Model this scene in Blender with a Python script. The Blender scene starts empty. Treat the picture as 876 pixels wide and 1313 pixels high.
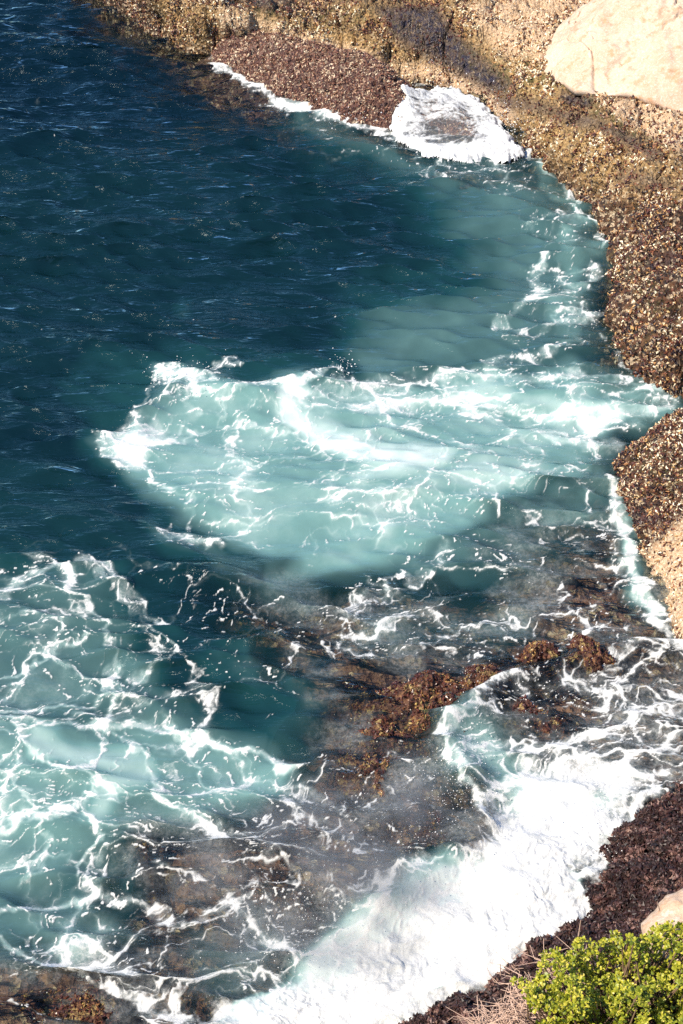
import bpy, math, random
import numpy as np
from mathutils import Vector

rng = np.random.default_rng(11)
random.seed(11)
f32 = np.float32

# ------------------------------------------------------------------ camera model
CAM_H = 16.0
PITCH = math.radians(38.0)
FPX = 2150.0            # focal length in pixels of the 876 x 1313 photograph
CX, CY = 438.0, 656.5
cp, sp_ = math.cos(PITCH), math.sin(PITCH)

def at(px, py, z=0.0):
    """photo pixel -> the point of the place that lies there at height z"""
    dx = (px - CX) / FPX; dy = -(py - CY) / FPX
    vx, vy, vz = dx, cp + dy * sp_, -sp_ + dy * cp
    t = (z - CAM_H) / vz
    return (vx * t, vy * t, z)

def at_dist(px, py, d):
    dx = (px - CX) / FPX; dy = -(py - CY) / FPX
    v = np.array([dx, cp + dy * sp_, -sp_ + dy * cp])
    v /= np.linalg.norm(v)
    return v * d + np.array([0, 0, CAM_H])

def to_pixel(x, y, z=0.0):
    """world point -> image pixel coordinates, in which the painted maps below are drawn"""
    zz = z - CAM_H
    dep = y * cp - zz * sp_
    u = y * sp_ + zz * cp
    dep = np.maximum(dep, 0.1)
    return CX + FPX * x / dep, CY - FPX * u / dep

# ------------------------------------------------------------------ noise
def _hash(ix, iy, seed):
    h = (ix.astype(np.int64) * 374761393 + iy.astype(np.int64) * 668265263 + seed * 974634777) & 0xffffffff
    h = ((h ^ (h >> 13)) * 1274126177) & 0xffffffff
    h = (h ^ (h >> 16)) & 0xffffffff
    return h

def perlin(x, y, seed=0):
    x = np.asarray(x, np.float64); y = np.asarray(y, np.float64)
    x0 = np.floor(x); y0 = np.floor(y)
    fx = x - x0; fy = y - y0
    ux = fx * fx * fx * (fx * (fx * 6 - 15) + 10); uy = fy * fy * fy * (fy * (fy * 6 - 15) + 10)
    def g(ox, oy):
        a = _hash(x0 + ox, y0 + oy, seed) * (2 * math.pi / 4294967296.0)
        return np.cos(a) * (fx - ox) + np.sin(a) * (fy - oy)
    a = g(0, 0); b = g(1, 0); c = g(0, 1); d = g(1, 1)
    return (a + (b - a) * ux + (c - a) * uy + (a - b - c + d) * ux * uy) * 1.5

def fbm(x, y, seed=0, octv=4, gain=0.5, ridged=False):
    s = 0; a = 1; n = 0
    for o in range(octv):
        v = perlin(x * 2 ** o, y * 2 ** o, seed + o * 17)
        if ridged: v = 1 - 2 * np.abs(v)
        s = s + a * v; n += a; a *= gain
    return s / n

def voronoi(x, y, seed=0, jit=0.9):
    x0 = np.floor(x); y0 = np.floor(y)
    f1 = np.full(x.shape, 9.0); f2 = np.full(x.shape, 9.0); idv = np.zeros(x.shape)
    for oy in (-1, 0, 1):
        for ox in (-1, 0, 1):
            h = _hash(x0 + ox, y0 + oy, seed)
            px = x0 + ox + .5 + ((h & 0xffff) / 65535.0 - .5) * jit
            py = y0 + oy + .5 + ((h >> 16) / 65535.0 - .5) * jit
            d = np.hypot(px - x, py - y)
            m = d < f1
            f2 = np.where(m, f1, np.minimum(f2, d))
            idv = np.where(m, (h % 1021) / 1021.0, idv)
            f1 = np.where(m, d, f1)
    return f1, f2, idv

def sstep(a, b, x):
    t = np.clip((x - a) / (b - a), 0, 1)
    return t * t * (3 - 2 * t)

# ------------------------------------------------------------------ maps painted in image pixels
RS = 2.0
MX0, MX1, MY0, MY1 = -140, 1016, -100, 1413
gx = np.arange(MX0, MX1, RS); gy = np.arange(MY0, MY1, RS)
GX, GY = np.meshgrid(gx, gy)

class Map:
    def __init__(s, base=0.0): s.a = np.full(GX.shape, base)
    def stroke(s, pts, w, amp=1.0, mode='max', p=2):
        pts = np.array(pts, float)
        w_ = w * 3.2
        x0, y0 = pts.min(0) - w_; x1, y1 = pts.max(0) + w_
        i0 = max(0, int((x0 - MX0) / RS)); i1 = min(len(gx), int((x1 - MX0) / RS) + 2)
        j0 = max(0, int((y0 - MY0) / RS)); j1 = min(len(gy), int((y1 - MY0) / RS) + 2)
        if i1 <= i0 or j1 <= j0: return
        X = GX[j0:j1, i0:i1]; Y = GY[j0:j1, i0:i1]
        d = np.full(X.shape, 1e9)
        if len(pts) == 1:
            d = np.hypot(X - pts[0, 0], Y - pts[0, 1])
        for k in range(len(pts) - 1):
            a, b = pts[k], pts[k + 1]; v = b - a
            t = np.clip(((X - a[0]) * v[0] + (Y - a[1]) * v[1]) / (v @ v + 1e-9), 0, 1)
            d = np.minimum(d, np.hypot(X - a[0] - t * v[0], Y - a[1] - t * v[1]))
        val = amp * np.exp(-(d / w) ** p)
        t = s.a[j0:j1, i0:i1]
        s.a[j0:j1, i0:i1] = np.maximum(t, val) if mode == 'max' else t + val
    def poly(s, pts, soft, amp=1.0, mode='max'):
        sd = sdf(np.array(pts, float), GX, GY)
        val = amp * sstep(-soft, soft, sd)
        if mode == 'max': s.a = np.maximum(s.a, val)
        elif mode == 'add': s.a = s.a + val
        elif mode == 'mul': s.a = s.a * (1 - sstep(-soft, soft, sd) * (1 - amp))
    def get(s, px, py):
        fx = np.clip((px - MX0) / RS, 0, len(gx) - 1.001); fy = np.clip((py - MY0) / RS, 0, len(gy) - 1.001)
        ix = fx.astype(int); iy = fy.astype(int); fx = fx - ix; fy = fy - iy
        a = s.a
        return (a[iy, ix] * (1 - fx) * (1 - fy) + a[iy, ix + 1] * fx * (1 - fy)
                + a[iy + 1, ix] * (1 - fx) * fy + a[iy + 1, ix + 1] * fx * fy)

def sdf(poly, X, Y):
    """signed distance, positive inside"""
    d = np.full(X.shape, 1e9); inside = np.zeros(X.shape, bool)
    n = len(poly)
    for k in range(n):
        a = poly[k]; b = poly[(k + 1) % n]; v = b - a
        t = np.clip(((X - a[0]) * v[0] + (Y - a[1]) * v[1]) / (v @ v + 1e-12), 0, 1)
        d = np.minimum(d, np.hypot(X - a[0] - t * v[0], Y - a[1] - t * v[1]))
        c = (a[1] > Y) != (b[1] > Y)
        xi = a[0] + (Y - a[1]) * v[0] / (v[1] if v[1] != 0 else 1e-12)
        inside ^= c & (X < xi)
    return np.where(inside, d, -d)

# --- milk: how full of air bubbles the water is
MILK = Map(0.0)
MILK.poly([(120,572),(150,535),(205,492),(300,486),(430,490),(560,478),(640,465),(740,470),(850,498),(858,520),(790,565),(765,600),(700,640),(620,675),(560,705),(480,735),(400,735),(300,700),(225,655),(165,610)], 34, .66)
MILK.stroke([(395,520),(420,560),(480,590),(560,575)], 42, .92)
MILK.stroke([(580,500),(680,510),(780,530)], 30, .8)
MILK.stroke([(600,610),(680,620)], 45, .8)
MILK.stroke([(240,560),(330,600)], 55, .72)
MILK.stroke([(470,455),(560,430),(640,400),(720,380)], 45, .42)
MILK.stroke([(740,300),(745,360),(720,430)], 40, .55)
MILK.stroke([(700,210),(735,270)], 25, .5)
MILK.stroke([(380,155),(480,190),(560,215),(650,215)], 34, .36)
MILK.stroke([(600,260),(700,270)], 40, .28)
MILK.poly([(-140,905),(60,905),(250,915),(330,950),(340,1000),(260,1050),(200,1080),(120,1140),(-140,1190)], 45, .52)
MILK.stroke([(60,960),(150,1000),(110,1060)], 50, .80)
MILK.stroke([(240,1000),(330,990)], 36, .62)
MILK.poly([(-140,740),(120,730),(220,830),(260,920),(100,940),(-140,950)], 50, .40)
MILK.poly([(440,770),(560,740),(700,770),(720,830),(600,850),(450,850)], 40, .26)
MILK.poly([(-140,1130),(90,1140),(180,1160),(190,1200),(60,1240),(-140,1230)], 34, .42)
MILK.stroke([(600,230),(690,310),(640,400),(520,440)], 80, .40)
MILK.stroke([(320,830),(370,920),(350,980)], 60, .24)
MILK.stroke([(340,725),(520,715),(640,690)], 34, .42)
MILK.stroke([(360,1300),(440,1240)], 45, .95)
MILK.stroke([(200,690),(330,740),(480,700)], 30, .34)
MILK.poly([(330,1240),(480,1170),(560,1120),(660,1090),(690,1110),(700,1180),(600,1250),(480,1320),(250,1350),(290,1290)], 16, .9)
MILK.stroke([(330,1200),(280,1240)], 40, .34)
MILK.stroke([(450,1190),(560,1140)], 34, .8)
MILK.stroke([(600,950),(660,1010),(760,1030)], 45, .6)
MILK.stroke([(240,385)], 26, .13)
MILK.stroke([(700,590),(765,585),(770,640),(720,670)], 42, .46)
MILK.poly([(400,500),(470,430),(560,390),(630,300),(600,210),(700,200),(800,300),(800,470),(600,500)], 55, .40)
MILK.poly([(260,700),(500,690),(720,620),(790,640),(760,740),(560,770),(330,780)], 45, .30)
MILK.poly([(60,500),(160,470),(300,450),(560,440),(500,520),(200,620),(120,600)], 30, .20)
MILK.poly([(-140,200),(400,170),(600,300),(450,440),(100,560),(-140,560)], 60, .05)
MILK.poly([(-140,560),(120,600),(260,690),(420,760),(430,900),(200,900),(-140,800)], 60, .09)
MILK.stroke([(790,640),(815,710),(840,770)], 18, .5)

# --- foam: how densely foam covers the water
FOAM = Map(0.0)
S = FOAM.stroke; P = FOAM.poly
# breaking along the red mound and the wash over its end
S([(272,78),(300,98),(322,112),(362,131),(410,144),(452,156),(500,166)], 8, 1.05)
S([(340,118),(400,142),(440,152)], 13, .8)
S([(500,168),(540,187),(600,194),(665,190)], 10, 1.05)
S([(530,100),(560,106)], 9, .95)
S([(672,185),(698,214),(722,243),(745,270),(765,296),(774,320)], 6, .82)
P([(560,190),(680,190),(760,290),(765,460),(640,470),(630,420),(690,330),(640,240)], 30, .40)
S([(560,215),(620,225),(660,250),(700,300)], 9, .5)
S([(520,200),(560,225),(600,230)], 8, .42)
P([(300,110),(420,150),(560,200),(600,230),(480,220),(380,190)], 24, .30)
# shore band in the middle
S([(700,330),(690,365),(662,395),(632,425)], 10, .74)
S([(632,425),(680,428),(735,415),(765,400)], 10, .78)
S([(720,345),(742,362),(762,350)], 8, .68)
S([(765,420),(790,460),(812,485),(850,500)], 7, .62)
S([(625,470),(690,455),(740,440)], 8, .62)
# main patch
P([(120,572),(150,535),(205,492),(300,486),(430,490),(560,478),(640,465),(740,470),(850,498),(858,520),(790,565),(765,600),(700,640),(620,675),(500,690),(400,690),(300,690),(225,655),(165,610)], 16, .43)
P([(122,575),(135,545),(165,525),(215,535),(232,565),(190,600),(150,600)], 12, .80)
S([(214,482),(236,490),(250,500)], 13, .98)
S([(238,498),(262,492),(290,474),(306,470)], 6, .72)
S([(165,528),(190,508),(225,492)], 8, .7)
S([(240,505),(245,530),(232,556)], 8, .6)
S([(300,512),(350,498),(400,486),(436,478)], 6, .85)
S([(428,476),(440,482)], 6, .8)
S([(380,505),(420,500),(470,492)], 9, .72)
S([(405,505),(425,535),(445,562),(500,592)], 16, .62)
S([(440,505),(500,492),(560,484),(640,476),(690,482)], 14, .74)
S([(450,520),(520,510),(600,508),(680,520),(780,532),(850,516)], 15, .74)
S([(690,480),(760,490),(860,502)], 9, .78)
S([(640,500),(690,540),(720,560),(790,560)], 13, .72)
S([(530,500),(590,560),(640,580)], 7, .55)
S([(180,610),(235,640),(245,672)], 7, .62)
S([(205,682),(240,690),(285,692)], 9, .80)
S([(300,640),(350,622),(400,625)], 6, .58)
P([(330,650),(440,645),(450,700),(400,720),(330,700)], 16, .50)
S([(395,680),(402,712)], 5, .7)
S([(450,625),(560,640),(640,640),(690,612)], 6, .52)
S([(400,575),(360,600),(300,610),(230,590)], 6, .52)
# lower middle web
P([(400,770),(470,740),(600,750),(720,740),(800,780),(840,830),(700,850),(560,840),(420,850)], 28, .50)
S([(440,798),(478,770),(510,745),(555,740)], 7, .66)
S([(470,800),(540,775),(600,790),(650,800),(705,800)], 6, .70)
S([(540,770),(600,760),(650,755)], 5, .55)
S([(600,830),(570,800),(520,800)], 5, .5)
S([(640,810),(700,790),(740,800),(790,830)], 6, .6)
S([(690,650),(715,690),(745,720),(780,760)], 7, .62)
S([(740,620),(780,650)], 6, .6)
P([(620,600),(760,600),(790,680),(840,790),(700,740)], 30, .48)
P([(470,680),(620,670),(740,700),(700,760),(500,745)], 30, .36)
S([(779,612),(782,650),(795,690),(812,730),(832,775),(850,805)], 13, 1.0)
S([(770,640),(775,690),(800,740)], 13, .62)
S([(782,700),(800,720)], 7, .1)
# thin scum between
P([(150,700),(420,760),(430,900),(330,950),(250,880)], 36, .32)
S([(300,790),(360,800),(430,770)], 6, .35)
S([(330,870),(350,920),(300,950)], 6, .4)
# lower left web
P([(-140,730),(100,715),(200,760),(240,860),(330,950),(450,1060),(430,1130),(300,1240),(-140,1260)], 30, .47)
S([(-20,770),(40,735),(100,722),(150,738),(190,780),(215,800)], 10, .84)
S([(75,725),(105,765),(135,790),(140,840),(152,880),(150,930)], 8, .84)
S([(120,740),(165,760),(200,812),(222,835),(205,862),(165,872)], 7, .78)
S([(-20,862),(50,852),(110,822)], 6, .78)
S([(-20,912),(70,902),(160,890)], 7, .80)
S([(-20,922),(50,935),(140,922),(230,932),(300,955),(365,988)], 9, .90)
S([(20,930),(50,975),(110,990),(150,1020)], 9, .78)
S([(150,925),(185,980),(245,1035),(325,1085),(410,1105)], 8, .78)
S([(230,935),(290,1000),(350,1030),(430,1060)], 6, .70)
S([(-20,1062),(60,1050),(125,1012)], 9, .84)
S([(0,985),(40,1040),(60,1090),(20,1120)], 7, .74)
S([(95,1030),(125,1062),(108,1112)], 7, .82)
S([(-20,1165),(70,1150),(150,1152),(235,1175),(310,1150)], 10, .88)
S([(-20,1185),(40,1220),(95,1250),(140,1282),(230,1300)], 9, .92)
P([(60,1200),(140,1200),(240,1280),(200,1310),(90,1270)], 12, .70)
S([(200,1112),(270,1128),(300,1180),(360,1200)], 7, .76)
S([(255,1052),(330,1080),(390,1150),(420,1180)], 6, .76)
S([(330,1010),(420,1020),(480,1080),(540,1100)], 6, .60)
S([(400,1010),(470,1040),(560,1030)], 5, .5)
P([(380,960),(560,960),(600,1080),(480,1130),(380,1080)], 25, .36)
P([(-140,1240),(120,1260),(300,1300),(400,1200),(520,1140),(420,1120),(200,1140)], 30, .56)
S([(0,1290),(60,1313),(120,1300)], 6, .6)
# surf
P([(560,935),(600,905),(640,884),(700,862),(770,832),(800,826),(960,835),(1000,960),(876,1000),(835,1015),(800,1060),(765,1083),(772,1105),(738,1140),(740,1165),(695,1195),(650,1238),(600,1265),(540,1290),(480,1330),(250,1345),(320,1290),(370,1220),(470,1160),(560,1120),(620,1060),(612,1000),(575,960)], 24, .72)
P([(625,1020),(700,985),(780,1010),(800,1050),(765,1083),(772,1105),(738,1140),(740,1165),(695,1195),(650,1238),(600,1265),(540,1290),(480,1330),(300,1345),(345,1290),(420,1240),(510,1180),(600,1110)], 46, 1.2)
S([(560,945),(575,975),(605,990),(618,1040)], 12, 1.0)
P([(240,1170),(400,1140),(540,1110),(600,1130),(470,1230),(330,1300),(240,1300)], 26, .62)
S([(570,940),(620,895),(660,882)], 13, .95)
S([(838,1012),(812,1052),(772,1080),(776,1106),(745,1134),(746,1164),(700,1196),(656,1240),(600,1270),(540,1296),(480,1330)], 13, 1.15)
S([(660,1000),(740,985),(800,1000),(850,990)], 18, 1.0)
S([(785,840),(830,836),(876,835)], 14, .95)
S([(790,880),(800,920),(780,960),(820,960)], 10, .85)
S([(840,900),(860,940),(830,980)], 10, .85)
S([(690,890),(740,915),(790,925)], 7, .75)
P([(640,905),(700,885),(760,905),(770,940),(700,950),(650,950)], 16, .42, 'mul')
P([(560,955),(640,905),(620,960)], 6, 1.0, 'mul')

# --- smooth white blanket in the heart of the surf
SURF = Map(0.0)
SURF.poly([(640,1040),(720,1010),(812,1026),(785,1090),(756,1132),(756,1165),(710,1195),(668,1242),(610,1275),(550,1300),(490,1345),(260,1345),(345,1290),(470,1240),(540,1190),(610,1120)], 44, 1.0)
SURF.stroke([(700,1000),(800,1000)], 26, .8)

# --- shape of the sea bed (height, metres) apart from the single reef rocks
BEDM = Map(0.0)      # 1 = shallow shelf, 0 = deep
BEDM.poly([(310,750),(450,735),(600,730),(680,660),(770,590),(860,520),(1016,520),(1016,1100),(760,1130),(600,1413),(-140,1413),(-140,1200),(60,1190),(170,1140),(110,1090),(150,1040),(260,1030),(370,1000),(400,900),(330,820)], 55, 1.0)
BEDM.poly([(60,-100),(120,-10),(200,40),(270,78),(380,140),(470,170),(600,230),(690,260),(760,340),(1016,300),(1016,-100)], 14, .88)
BEDM.stroke([(380,1010),(520,1080),(600,1060),(640,980)], 60, 1.0)
BEDM.stroke([(100,0),(190,40),(250,80),(330,135)], 40, .80)

def bed_height(x, y, px, py):
    k_ = 44.0 / np.maximum(y * cp + CAM_H * sp_, 4)
    m = BEDM.get(px + k_ * 70 * fbm(x * .6, y * .6, 15, 4, .6), py + k_ * 48 * fbm(x * .6, y * .6, 16, 4, .6))
    n = fbm(x * .5, y * .5, 5, 4)
    h = -6.5 + 6.12 * sstep(0, .85, m) + n * .40 + .10 * fbm(x * 3, y * 3, 9, 3)
    return np.minimum(h, -.10 - .22 * sstep(-.2, .5, n))

# ------------------------------------------------------------------ coast outlines at the waterline
def W(pts, z=0.0): return [at(a, b, z)[:2] for a, b in pts]
ledge_px = [(60,-90),(118,-30),(135,-2),(165,18),(200,36),(236,54),(262,66),(330,72),(400,84),(470,98),(530,110),(575,116),(605,124),(625,140),(645,162),(672,190),(699,222),(724,250),(747,268),(764,296),(776,322),(777,360),(773,395),(767,428),(778,450),(792,472),(812,488),(845,500),(868,510),(920,516)]
LEDGE = np.array(W(ledge_px) + [(30, 16.2), (60, 30), (60, 90), (-6, 90), (-8, 60)])
point_px = [(900,520),(866,532),(846,552),(815,563),(795,572),(783,585),(779,604),(784,634),(800,668),(815,700),(828,730),(843,766),(860,800),(880,828),(920,862),(980,900),(1100,960)]
POINT = np.array(W(point_px) + [(30, 13), (30, 24)])
weed_px = [(1100,930),(960,965),(905,985),(872,1002),(838,1014),(824,1034),(808,1058),(784,1074),(764,1085),(774,1104),(752,1128),(738,1142),(742,1164),(712,1186),(690,1200),(668,1222),(650,1240),(618,1260),(585,1274),(550,1290),(515,1306),(480,1330),(420,1370),(300,1460)]
WEED = np.array(W(weed_px) + [(-3.0, 7), (30, 7), (30, 12)])
mound_px = [(254,70),(290,92),(340,118),(400,142),(450,158),(500,166),(540,180),(600,188),(655,186),(640,150),(600,118),(545,108),(470,86),(380,66),(300,56)]
MOUND = np.array(W(mound_px))

# single reef rocks: centre px, radii in metres (along x, along y), rotation, top height, label bits
REEF = [
    (548, 905, 1.55, .95, .35, .17), (752, 845, .68, .64, .1, .17), (480, 985, 1.15, 1.2, -.2, -.05),
    (555, 1062, .85, .9, .3, -.10), (182, 1068, .72, .6, 0, -.26), (405, 1138, .9, .7, -.3, -.22),
    (690, 918, .85, .85, .2, .02), (110, 1290, 1.3, .8, 0, .02), (268, 1262, .8, .8, 0, -.10),
    (340, 762, 1.1, .9, .2, -.42), (710, 722, 1.3, 1.3, 0, -.32), (455, 880, .7, .8, 0, -.14), (625, 872, .85, .6, .4, .11), (695, 838, .7, .5, .3, .10), (505, 945, .9, .7, -.3, .06), (640, 800, 1.0, .9, .0, -.36),
    (440, 765, 1.0, .7, .0, -.38),
]
def reef_height(x, y):
    h = np.full(x.shape, -9.0)
    for (px, py, rx, ry, rot, top) in REEF:
        c = at(px, py); c_, s_ = math.cos(rot), math.sin(rot)
        dx, dy = x - c[0], y - c[1]
        u = (dx * c_ + dy * s_) / rx; v = (-dx * s_ + dy * c_) / ry
        r = np.hypot(u, v)
        hh = top - 1.1 * r ** 2.2
        h = np.maximum(h, np.where(r < 1.25, hh, -9))
    return h

# ------------------------------------------------------------------ mesh helpers
COL = bpy.context.scene.collection
def link(o, parent=None):
    COL.objects.link(o)
    if parent: o.parent = parent
    return o

def tag(o, label=None, cat=None, group=None, kind=None):
    if label: o['label'] = label
    if cat: o['category'] = cat
    if group: o['group'] = group
    if kind: o['kind'] = kind
    return o

def build(name, co, faces, mats, attrs=None, smooth=True, parent=None, face_mat=None, cattrs=None):
    """co (n,3), faces (m,k) equal sized"""
    co = np.ascontiguousarray(co, f32); faces = np.ascontiguousarray(faces, np.int32)
    me = bpy.data.meshes.new(name)
    me.vertices.add(len(co)); me.vertices.foreach_set('co', co.ravel())
    m, k = faces.shape
    me.loops.add(m * k); me.loops.foreach_set('vertex_index', faces.ravel())
    me.polygons.add(m)
    me.polygons.foreach_set('loop_start', np.arange(0, m * k, k, dtype=np.int32))
    me.polygons.foreach_set('loop_total', np.full(m, k, np.int32))
    if face_mat is not None: me.polygons.foreach_set('material_index', np.asarray(face_mat, np.int32))
    me.polygons.foreach_set('use_smooth', np.full(m, smooth, bool))
    for mm in (mats if isinstance(mats, (list, tuple)) else [mats]): me.materials.append(mm)
    for n, v in (attrs or {}).items():
        a = me.attributes.new(n, 'FLOAT', 'POINT'); a.data.foreach_set('value', np.ascontiguousarray(v, f32).ravel())
    me.update(calc_edges=True)
    o = bpy.data.objects.new(name, me)
    return link(o, parent)

def grid_faces(nr, nc):
    i = np.arange(nr - 1)[:, None] * nc + np.arange(nc - 1)[None, :]
    i = i.ravel()
    return np.stack([i, i + 1, i + nc + 1, i + nc], 1)

def grid_normals(co, nr, nc):
    P_ = co.reshape(nr, nc, 3)
    du = np.gradient(P_, axis=1); dv = np.gradient(P_, axis=0)
    n = np.cross(du, dv); n /= np.linalg.norm(n, axis=2, keepdims=True) + 1e-12
    n[n[..., 2] < 0] *= -1
    return n.reshape(-1, 3)

def tan_grid(px0, px1, py0, py1, step, extra_c=(), extra_top=(), extra_bot=()):
    """a sheet whose cells get wider with distance; x = t * depth, rows at y"""
    pys = np.arange(py1, py0, -step)
    ang = PITCH + np.arctan((pys - CY) / FPX)
    ys = CAM_H / np.tan(ang)
    ys = np.concatenate([np.array(sorted(extra_bot)), ys, np.array(sorted(extra_top))])
    ts = (np.arange(px0, px1, step) - CX) / FPX
    e = np.array(sorted(extra_c))
    ts = np.concatenate([ts[0] - e[::-1], ts, ts[-1] + e]) if len(e) else ts
    dep = ys * cp + CAM_H * sp_
    X = dep[:, None] * ts[None, :]; Y = np.repeat(ys[:, None], len(ts), 1)
    return X, Y

# ------------------------------------------------------------------ materials
class NT:
    def __init__(s, name):
        s.m = bpy.data.materials.new(name); s.m.use_nodes = True
        s.t = s.m.node_tree; s.t.nodes.clear()
        s.out = s.t.nodes.new('ShaderNodeOutputMaterial')
    def n(s, typ, ins=None, **kw):
        nd = s.t.nodes.new(typ)
        for k, v in kw.items(): setattr(nd, k, v)
        for k, v in (ins or {}).items(): s.set(nd, k, v)
        return nd
    def set(s, nd, k, v):
        i = nd.inputs[k]
        if isinstance(v, bpy.types.NodeSocket): s.t.links.new(v, i)
        else: i.default_value = v
    def math(s, op, a, b=None, c=None, clamp=False):
        nd = s.n('ShaderNodeMath', operation=op, use_clamp=clamp)
        s.set(nd, 0, a)
        if b is not None: s.set(nd, 1, b)
        if c is not None: s.set(nd, 2, c)
        return nd.outputs[0]
    def attr(s, name):
        return s.n('ShaderNodeAttribute', attribute_name=name).outputs['Fac']
    def noise(s, vec, scale, detail=4, rough=.55, dist=0, dim='3D'):
        nd = s.n('ShaderNodeTexNoise', {'Vector': vec, 'Scale': scale, 'Detail': detail, 'Roughness': rough, 'Distortion': dist}, noise_dimensions=dim)
        return nd.outputs['Fac']
    def vor(s, vec, scale, feature='F1', out='Distance', rand=1.0):
        nd = s.n('ShaderNodeTexVoronoi', {'Vector': vec, 'Scale': scale, 'Randomness': rand}, feature=feature)
        return nd.outputs[out]
    def ramp(s, fac, stops, interp='LINEAR'):
        nd = s.n('ShaderNodeValToRGB', {'Fac': fac}); r = nd.color_ramp; r.interpolation = interp
        while len(r.elements) < len(stops): r.elements.new(.5)
        for e, (p, c) in zip(r.elements, stops):
            e.position = p; e.color = (c[0], c[1], c[2], 1) if not isinstance(c, (int, float)) else (c, c, c, 1)
        return nd.outputs['Color']
    def mix(s, fac, a, b, blend='MIX'):
        nd = s.n('ShaderNodeMix', data_type='RGBA', blend_type=blend)
        s.set(nd, 0, fac); s.set(nd, 6, a if isinstance(a, bpy.types.NodeSocket) else (*a, 1)); s.set(nd, 7, b if isinstance(b, bpy.types.NodeSocket) else (*b, 1))
        return nd.outputs[2]
    def ss(s, v, a, b):
        nd = s.n('ShaderNodeMapRange', {'Value': v, 'From Min': a, 'From Max': b}, interpolation_type='SMOOTHSTEP')
        return nd.outputs[0]
    def pos(s): return s.n('ShaderNodeNewGeometry').outputs['Position']
    def bump(s, h, strength, dist, normal=None):
        nd = s.n('ShaderNodeBump', {'Height': h, 'Strength': strength, 'Distance': dist})
        if normal is not None: s.set(nd, 'Normal', normal)
        return nd.outputs[0]
    def done(s, sh):
        s.t.links.new(sh, s.out.inputs['Surface']); return s.m

def mat_water():
    t = NT('sea_water'); p = t.pos()
    foam = t.attr('foam'); milk = t.attr('milk'); clear = t.attr('clear')
    mp = t.n('ShaderNodeMapping', {'Vector': p, 'Scale': (.42, 1.5, 1.0), 'Rotation': (0, 0, .12)}).outputs[0]
    r1 = t.math('ABSOLUTE', t.math('SUBTRACT', t.noise(mp, 1.45, 3, .5, .5), .5))
    r2 = t.math('ABSOLUTE', t.math('SUBTRACT', t.noise(mp, 4.0, 3, .55, .6), .5))
    r3 = t.noise(mp, 22, 3, .6, .5)
    h = t.math('SUBTRACT', 0.0, t.math('ADD', t.math('MULTIPLY', r1, 1.5), t.math('MULTIPLY', r2, .50)))
    h = t.math('ADD', h, t.math('MULTIPLY', r3, .04))
    nb = t.bump(h, t.math('SUBTRACT', 1.0, t.math('MULTIPLY', milk, .7)), .155)
    # foam edge broken by fine noise
    fn = t.noise(p, 26, 4, .7)
    fn2 = t.noise(p, 70, 2, .6)
    fe = t.math('ADD', foam, t.math('MULTIPLY', t.math('SUBTRACT', fn, .5), .6))
    fe = t.math('ADD', fe, t.math('MULTIPLY', t.math('SUBTRACT', fn2, .5), .35))
    fmask = t.math('POWER', t.ss(fe, .08, 1.06), 1.25)
    dense = t.attr('surf')
    fmask = t.math('MAXIMUM', fmask, t.ss(t.math('ADD', dense, t.math('MULTIPLY', t.math('SUBTRACT', fn, .5), .6)), .25, .9))
    veil = t.math('MULTIPLY', t.attr('bubbles'), t.ss(t.noise(p, 16, 6, .75, .4), .38, .66))
    fmask = t.math('MAXIMUM', fmask, t.math('MULTIPLY', t.math('ADD', t.math('MULTIPLY', veil, .72), t.math('MULTIPLY', t.attr('bubbles'), .26)), .62))
    # water body
    mn = t.noise(p, .9, 4, .6)
    mk = t.math('MULTIPLY', milk, t.math('ADD', .72, t.math('MULTIPLY', mn, .56)))
    thin = t.math('MULTIPLY', t.attr('bubbles'), .42)          # loose bubbles round the foam
    mk = t.math('ADD', mk, thin, clamp=True)
    col = t.ramp(mk, [(0, (.0008, .0080, .0140)), (.2, (.007, .038, .043)), (.42, (.056, .118, .119)), (.64, (.135, .262, .25)), (.84, (.33, .46, .43)), (1, (.62, .69, .66))])
    dif = t.n('ShaderNodeBsdfDiffuse', {'Color': col}).outputs[0]
    tr = t.n('ShaderNodeBsdfTransparent', {'Color': (.88, .93, .91, 1)}).outputs[0]
    cl = t.math('MULTIPLY', clear, t.math('SUBTRACT', 1.0, t.math('MULTIPLY', mk, 1.25), clamp=True), clamp=True)
    body = t.n('ShaderNodeMixShader', {0: cl, 1: dif, 2: tr}).outputs[0]
    gl = t.n('ShaderNodeBsdfGlossy', {'Color': (.78, .95, 1, 1), 'Roughness': .06, 'Normal': nb}).outputs[0]
    fr = t.n('ShaderNodeFresnel', {'IOR': 1.34, 'Normal': nb}).outputs[0]
    wat = t.n('ShaderNodeMixShader', {0: fr, 1: body, 2: gl}).outputs[0]
    fb = t.bump(t.noise(p, 38, 5, .7), .5, .028)
    fcol = t.mix(t.ss(t.noise(p, 7, 6, .72), .36, .6), (.61, .62, .605), (.78, .775, .75))
    fo = t.n('ShaderNodeBsdfDiffuse', {'Color': fcol, 'Normal': fb}).outputs[0]
    return t.done(t.n('ShaderNodeMixShader', {0: fmask, 1: wat, 2: fo}).outputs[0])

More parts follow.
